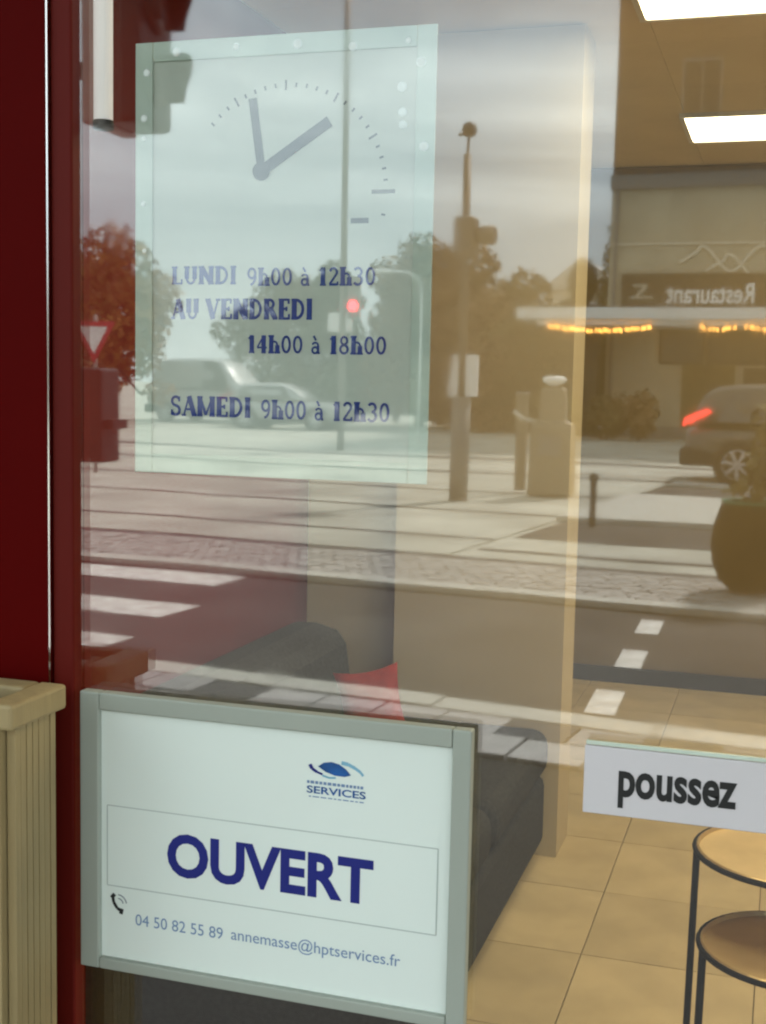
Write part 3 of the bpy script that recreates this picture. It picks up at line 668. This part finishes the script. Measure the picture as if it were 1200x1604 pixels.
tree('olive tree behind the left half of the hours notice', -19.0, -46, 5.9, 2.6, M['leaf_olive'], 4, low=.05)
tree('green pointed tree behind the notice, above its second line', -17.0, -46, 6.2, 1.9, M['leaf_green'], 5, low=.0)
tree('tall brown tree behind the right edge of the notice', -12.6, -43, 6.9, 2.4, M['leaf_brown'], 6, low=.0, count=9000)
tree('wide brown tree behind the slim signal pole', -10.6, -42, 6.5, 2.5, M['leaf_brown'], 7, low=.0, count=9000)
tree('brown olive tree to the right of the slim signal pole', -8.6, -41.5, 5.5, 2.3, M['leaf_olive'], 8, low=-.02, count=8000)
tree('low olive tree filling the gap left of the restaurant', -7.2, -44, 4.6, 2.0, M['leaf_olive'], 9, low=-.02)
tree('thin dark pine peeking up beside the restaurant wall', -6.95, -50, 7.6, 1.1, M['leaf_green'], 10, conic=True, name='pine_tree', leaf=.10)
tree('leafy green tree under the white canopy edge', -6.9, -43.0, 5.9, 1.3, M['leaf_green'], 12, low=.1)
tree('brown tree in the middle, behind the tall lamp post', -15.0, -48, 5.2, 2.0, M['leaf_brown'], 13, low=.0)
tree('low brown tree right behind the slim signal pole', -9.5, -40.0, 4.7, 2.3, M['leaf_brown'], 14, low=-.1, count=8000)
tree('low olive tree behind the ticket machine', -7.9, -39.2, 4.3, 1.9, M['leaf_olive'], 15, low=-.1)
def shrub(label, x, y, rx, h, m, seed, group='shrubs by the restaurant'):
    t = thing('shrub', label, 'shrub', (x, y, -.06), group=group)
    b = [(random.uniform(-.5, .5)*rx, random.uniform(-.3, .3)*rx, h*random.uniform(.35, .7), rx*.5, rx*.5, h*.34) for _ in range(6)]
    o = bpy.data.objects.new('foliage', crown_mesh('foliage', m, b, 900, .10, seed)); COL.objects.link(o); o.parent = t
    s = MB()
    for q in b: s.tube([(q[0]*.3, q[1]*.3, 0), q[:3]], .025, 6, r_end=.01)
    s.build('stems', M['bark'], t)
shrub('rounded olive shrub against the restaurant wall, left one', -5.15, -36.5, .75, 1.35, M['leaf_olive'], 21)
shrub('rounded brown shrub against the restaurant wall, middle one', -4.2, -36.5, .75, 1.45, M['leaf_brown'], 22)
shrub('green shrub at the foot of the dark restaurant column', -6.1, -35.5, .6, 1.25, M['leaf_green'], 23)

# ------------------------------------------------------------------ egg planter on the far kerb
t = thing('egg_planter', 'dark rounded egg-shaped planter with olive foliage on the far kerb', 'planter', (-.215, -8.95, -.065))
MB().lathe([(.06, 0), (.15, .012), (.24, .09), (.295, .22), (.312, .36), (.295, .50), (.255, .62), (.235, .68), (.215, .68), (.205, .60), (.002, .58)], 32).build('pot', M['pot'], t, smooth=True)
MB().tube([(math.cos(2*math.pi*k/32)*.232, math.sin(2*math.pi*k/32)*.232, .685) for k in range(32)], .013, 8, closed=True).build('rim', M['rim_green'], t, smooth=True)
b = [(.13, 0, .95, .22, .22, .20), (.16, .02, 1.22, .20, .2, .24), (-.02, .1, .80, .20, .18, .12), (.24, -.1, 1.5, .13, .13, .16)]
o = bpy.data.objects.new('foliage', crown_mesh('foliage', M['leaf_gold'], b, 330, .05, 31)); COL.objects.link(o); o.parent = t
s = MB()
for q in b: s.tube([(0, 0, .58), (q[0]*.6, q[1]*.6, (q[2]+.58)/2), q[:3]], .012, 6)
s.build('stems', M['bark'], t)

# ------------------------------------------------------------------ vehicles
def wheel(parent, x, y, r, side, spokes=7):
    e = MB().lathe([(r*.62, -.11), (r*.92, -.11), (r, -.07), (r, .07), (r*.92, .11), (r*.62, .11)], 28, axis='y').build('wheel', M['tyre'], parent, smooth=False); e.location = (x, y, r)
    MB().lathe([(r*.70, .0), (r*.66, .03), (r*.60, .0), (r*.3, -.03), (.002, -.03)], 28, c=(0, side*.10 if side > 0 else side*.10, 0), axis='y').build('rim_dish', M['plastic'], e)
    mb = MB(); yb = side*.115
    for k in range(spokes):
        a = 2*math.pi*k/spokes+.2; c, s_ = math.cos(a), math.sin(a); w0, w1 = r*.07, r*.11
        p = [(c*r*.12-s_*w0, s_*r*.12+c*w0), (c*r*.68-s_*w1, s_*r*.68+c*w1), (c*r*.68+s_*w1, s_*r*.68-c*w1), (c*r*.12+s_*w0, s_*r*.12-c*w0)]
        mb.prism(p, 1, yb-.012, yb+.012)
    mb.lathe([(r*.16, 0), (r*.14, .016), (.002, .018)], 14, c=(0, yb, 0), axis='y')
    mb.tube([(math.cos(2*math.pi*k/28)*r*.69, yb, math.sin(2*math.pi*k/28)*r*.69) for k in range(28)], r*.035, 6, closed=True)
    mb.build('rim', M['rim'], e)
def ringx(x, zb, zt, wb, wt, e=.22):
    h = zt-zb
    return [(x, -wb*.86, zb), (x, -wb, zb+h*e), (x, -(wb*.5+wt*.5)*1.02, zb+h*.6), (x, -wt, zt-h*.10), (x, -wt*.86, zt), (x, wt*.86, zt), (x, wt, zt-h*.10), (x, (wb*.5+wt*.5)*1.02, zb+h*.6), (x, wb, zb+h*e), (x, wb*.86, zb)]
def car(name, label, cat, loc, rz, paint, Ln=4.4, H=1.68, W=.90, belt=.98, rear=.12, hood_z=1.0, front_roof=.34, van=False, wr=.345, lit=False):
    """x forward, centred; side windows both sides"""
    t = thing(name, label, cat, loc, rz, None); a = -Ln/2; b = Ln/2
    lo = [ringx(a, .42, belt-.12, W*.86, W*.80), ringx(a+.10, .30, belt-.02, W*.95, W*.90), ringx(a+.5, .22, belt, W, W*.95), ringx(0, .20, belt, W, W*.95), ringx(b-1.25, .22, belt, W, W*.94), ringx(b-.35, .26, hood_z-.10, W*.97, W*.86), ringx(b-.06, .32, hood_z-.24, W*.88, W*.78), ringx(b, .42, hood_z-.36, W*.8, W*.7)]
    MB().loft(lo).build('body', paint, t, smooth=True, subsurf=1)
    fr = b-1.15 if not van else b-.75
    gl = [ringx(a+rear, belt-.03, belt+.06, W*.90, W*.84, .1), ringx(a+rear+.22, belt-.03, H-.10, W*.92, W*.74, .1), ringx(a+rear+.55, belt-.03, H-.01, W*.93, W*.74, .1), ringx(0, belt-.03, H, W*.93, W*.75, .1), ringx(fr-.95, belt-.03, H-.04, W*.93, W*.73, .1), ringx(fr-.42, belt-.03, belt+.36, W*.92, W*.78, .1), ringx(fr, belt-.03, belt+.02, W*.90, W*.82, .1)]
    MB().loft(gl).build('cabin', paint, t, smooth=True, subsurf=1)
    zt = H-.14
    for s_ in (-1, 1):
        pan = [[(a+rear+.42, belt+.05), (a+rear+.95, belt+.05), (a+rear+.95, zt), (a+rear+.66, zt-.04)], [(a+rear+1.0, belt+.05), (-.02, belt+.05), (-.02, zt+.01), (a+rear+1.0, zt)], [(.03, belt+.05), (fr-.55, belt+.05), (fr-1.05, zt-.02), (.03, zt+.01)]]
        if van: pan = pan[2:]
        for p in pan:
            mb = MB(); yo = [s_*(W*.945-(z-belt)/(H-belt)*W*.19) for _, z in p]
            v = [(p[i][0], yo[i], p[i][1]) for i in range(4)]+[(p[i][0], yo[i]-s_*.04, p[i][1]) for i in range(4)]
            mb.add(v, [(0, 1, 2, 3), (7, 6, 5, 4), (0, 4, 5, 1), (1, 5, 6, 2), (2, 6, 7, 3), (3, 7, 4, 0)]).build('window', M['car_glass'], t)
        for xw in (a+.90 if not van else a+.95, b-.85):
            MB().lathe([(wr*1.16, -.03), (wr*1.16, .03)], 28, c=(xw, s_*(W-.02), wr), axis='y').build('wheel_arch', M['plastic'], t)
            wheel(t, xw, s_*(W-.055), wr, s_)
        MB().box(a+.90+wr*1.2, b-.85-wr*1.2, s_*(W-.02), s_*(W+.012), .22, .36).build('sill', M['plastic'], t, bevel=.01)
        mb = MB(); yl = s_*(W*.93)
        mb.prism([(a-.01, belt-.04), (a+.10, belt+.02) , (a+.46, belt+.20), (a+.40, belt+.26), (a+.20, belt+.18), (a+.02, belt+.10)], 1, yl-.05, yl+.03 if s_ > 0 else yl-.03)
        mb.build('tail_light', M['tail'] if lit else M['sign_red'], t)
        MB().box(b-.30, b-.05, s_*W*.55, s_*W*.86, hood_z-.30, hood_z-.18).build('headlight', M['sig_white'], t, bevel=.03)
    MB().box(a-.05, a+.62, -W*.97, W*.97, .30, .60).build('rear_bumper', M['plastic'], t, bevel=.06, seg=3)
    MB().box(b-.30, b+.02, -W*.86, W*.86, .26, .52).build('front_bumper', M['plastic'], t, bevel=.06, seg=3)
    v = [(a+rear+.05, -W*.66, belt+.12), (a+rear+.05, W*.66, belt+.12), (a+rear+.25, W*.60, H-.16), (a+rear+.25, -W*.60, H-.16)]
    MB().add(v+[(x+.05, y_, z) for x, y_, z in v], [(3, 2, 1, 0), (4, 5, 6, 7), (0, 1, 5, 4), (1, 2, 6, 5), (2, 3, 7, 6), (3, 0, 4, 7)]).build('rear_window', M['car_glass'], t)
    return t
car('parked_car', 'grey brown parked car with red tail light, in front of the restaurant', 'car', (.55, -21.3, -.09), 0, M['car_paint'], lit=True)
car('parked_van', 'white van parked behind the lower left of the hours notice', 'van', (-19.6, -41, -.08), R(8), M['car_white'], Ln=4.9, H=2.35, W=.98, belt=1.2, hood_z=1.2, van=True)
car('parked_car', 'small white car parked behind the middle of the hours notice', 'car', (-15.6, -38, -.08), R(-4), M['car_white'], Ln=4.1, H=1.5, belt=.92, hood_z=.95)

# ------------------------------------------------------------------ restaurant across the street
rs = thing('restaurant', 'tall restaurant building with dark sign board, pale wall and white canopy', 'building', (0, -39.4, -.06))
def rp(mb, name, m, parent=None, **k): o = mb.build(name, m, parent or rs, **k); return o
# local: x as world, +y towards the shop
rp(MB().box(-5.55, 12, -9, 0, 0, 7.62), 'wall', M['rwall'])
rp(MB().box(-5.60, 12.05, -9, .12, 7.62, 8.05), 'band', M['rband'])
rp(MB().box(-5.55, 12, -9, 0, 8.052, 16), 'upper_wall', M['rwall_up'])
rp(MB().box(-5.7, 12.1, -9.1, .3, 16.002, 16.4), 'cornice', M['rband'])
for x in (-3.6, -1.0, 1.6, 4.2):
    for z in (9.6, 12.8):
        wn = rp(MB().box(x, x+1.2, .002, .06, z, z+1.8), 'window', M['rband']); MB().box(x+.08, x+.57, .061, .075, z+.08, z+1.72).build('pane', M['rglass'], wn); MB().box(x+.63, x+1.12, .061, .075, z+.08, z+1.72).build('pane', M['rglass'], wn)
sb = rp(MB().box(-5.12, 9, .03, .16, 3.92, 5.02), 'sign_board', M['rsign'])
put_text('lettering', 'Restaurant', -3.75, -1.15, 4.12, 4.72, 0, M['letter'], None, bold=.02)
lt = [o for o in bpy.data.objects if o.name.startswith('lettering') and o.parent is None][0]
for v in lt.data.vertices: v.co = (-4.9-v.co.x, .175, v.co.z)       # reads correctly from the street
lt.parent = sb
em = MB(); bar(em, -4.75, 4.66, -4.35, 4.66, .05, .165, .19); bar(em, -4.36, 4.64, -4.66, 4.32, .07, .165, .19); bar(em, -4.85, 4.30, -4.15, 4.30, .05, .165, .19); em.build('emblem', M['rline'], sb)
for k, (x0, z0) in enumerate(((-3.4, 5.45), (-2.6, 4.55+.65))):
    pts = [(x0+q*.12, .03, z0+.38*math.sin(q*.42-.6)*(.55+.45*(q > 4))) for q in range(40)]
    rp(MB().tube(pts, .06, 8), 'wave_relief', M['rline'])
# canopy with columns, dark windows under it
cn = rp(MB().box(-7.9, 10, .2, 2.6, 3.52, 3.86), 'canopy', M['canopy'], bevel=.03)
MB().box(-7.3, 10, .5, 2.4, 3.36, 3.515).build('fascia', M['canopy'], cn)
rp(MB().box(-6.42, -5.62, .5, 1.2, 0, 3.355), 'column', M['rdark'])
rp(MB().box(3.2, 3.9, .5, 1.2, 0, 3.355), 'column', M['rdark'])
for x0, x1 in ((-3.9, -2.55), (-2.5, .3), (.35, 3.1)):
    wn = rp(MB().box(x0, x1, .003, .09, 2.28, 3.34), 'window', M['rdark']); MB().box(x0+.1, x1-.06, .091, .11, 2.36, 3.28).build('pane', M['rglass'], wn)
rp(MB().box(-5.5, 12, .003, .08, 0, .35), 'plinth', M['rband'])
rp(MB().box(-3.2, -1.6, .003, .05, .36, 2.27), 'wainscot', M['leaf_olive'])
for x in (-5.48, 3.0): rp(MB().tube([(x+.12, .1, .1), (x+.12, .1, 7.6)], .05, 8), 'downpipe', M['rband'])
rp(MB().box(-5.5, 12, .003, .05, 5.9, 5.96), 'moulding', M['rline'])
for x in (.9, 2.9): wn = rp(MB().box(x, x+1.1, .002, .07, 5.4, 7.1), 'window', M['rband']); MB().box(x+.08, x+1.02, .071, .085, 5.48, 7.02).build('pane', M['rglass'], wn)
dd = rp(MB().box(-1.35, -.25, .004, .08, .02, 2.2), 'door', M['rdark']); MB().box(-1.25, -.35, .081, .095, .5, 2.1).build('pane', M['rglass'], dd)
# string lights under the canopy edge
def string(label, x0, x1, n, seed, sag=.14):
    rnd = random.Random(seed); t = thing('string_lights', label, 'string lights', (0, -36.9, 0), group='string lights under the canopy')
    pts = []
    for k in range(25):
        u = k/24; pts.append((x0+(x1-x0)*u, 0, 3.36-sag*4*u*(1-u)))
    MB().tube(pts, .012, 5).build('cable', M['cable'], t)
    bm_ = MB().lathe([(.012, .03), (.03, .0), (.042, -.05), (.025, -.10), (.002, -.11)], 10).mesh('bulb', M['bulb'])
    for k in range(n):
        u = (k+.5)/n; copies(bm_, 'bulb', [(x0+(x1-x0)*u+rnd.uniform(-.04, .04), rnd.uniform(-.03, .03), 3.335-sag*4*u*(1-u)-rnd.uniform(0, .06))], t)
string('string of warm bulbs under the left end of the white canopy', -6.9, -3.9, 34, 1)
string('string of warm bulbs under the canopy, right of the sign emblem', -2.6, -1.5, 9, 2, .08)
string('string of warm bulbs under the canopy at the far right', -1.3, 1.2, 22, 3, .1)
# house far behind
hs = thing('house', 'pale gabled house beyond the trees, left of the restaurant', 'house', (-10.1, -62, -.1))
MB().box(-1.5, 1.9, -6, 0, 0, 6.3).build('wall', M['house'], hs)
MB().prism([(-1.8, 6.302), (2.2, 6.302), (.2, 7.9)], 1, -6.3, .3).build('roof', M['roof'], hs)
for x in (-.9, .35): wn = MB().box(x, x+.75, .002, .06, 4.2, 5.7).build('window', M['sig_white'], hs); MB().box(x+.07, x+.68, .061, .07, 4.27, 5.63).build('pane', M['pane'], wn)
hs = thing('house', 'low white house behind the trees, behind the hours notice', 'house', (-17.4, -66, -.1))
MB().box(-3.0, 3.0, -6, 0, 0, 5.6).build('wall', M['house'], hs)
MB().prism([(-3.3, 5.602), (3.3, 5.602), (0, 7.6)], 1, -6.3, .3).build('roof', M['roof'], hs)
for x in (-1.9, .9): wn = MB().box(x, x+1.0, .002, .06, 3.4, 4.9).build('window', M['sig_white'], hs); MB().box(x+.07, x+.93, .061, .07, 3.47, 4.83).build('pane', M['pane'], wn)
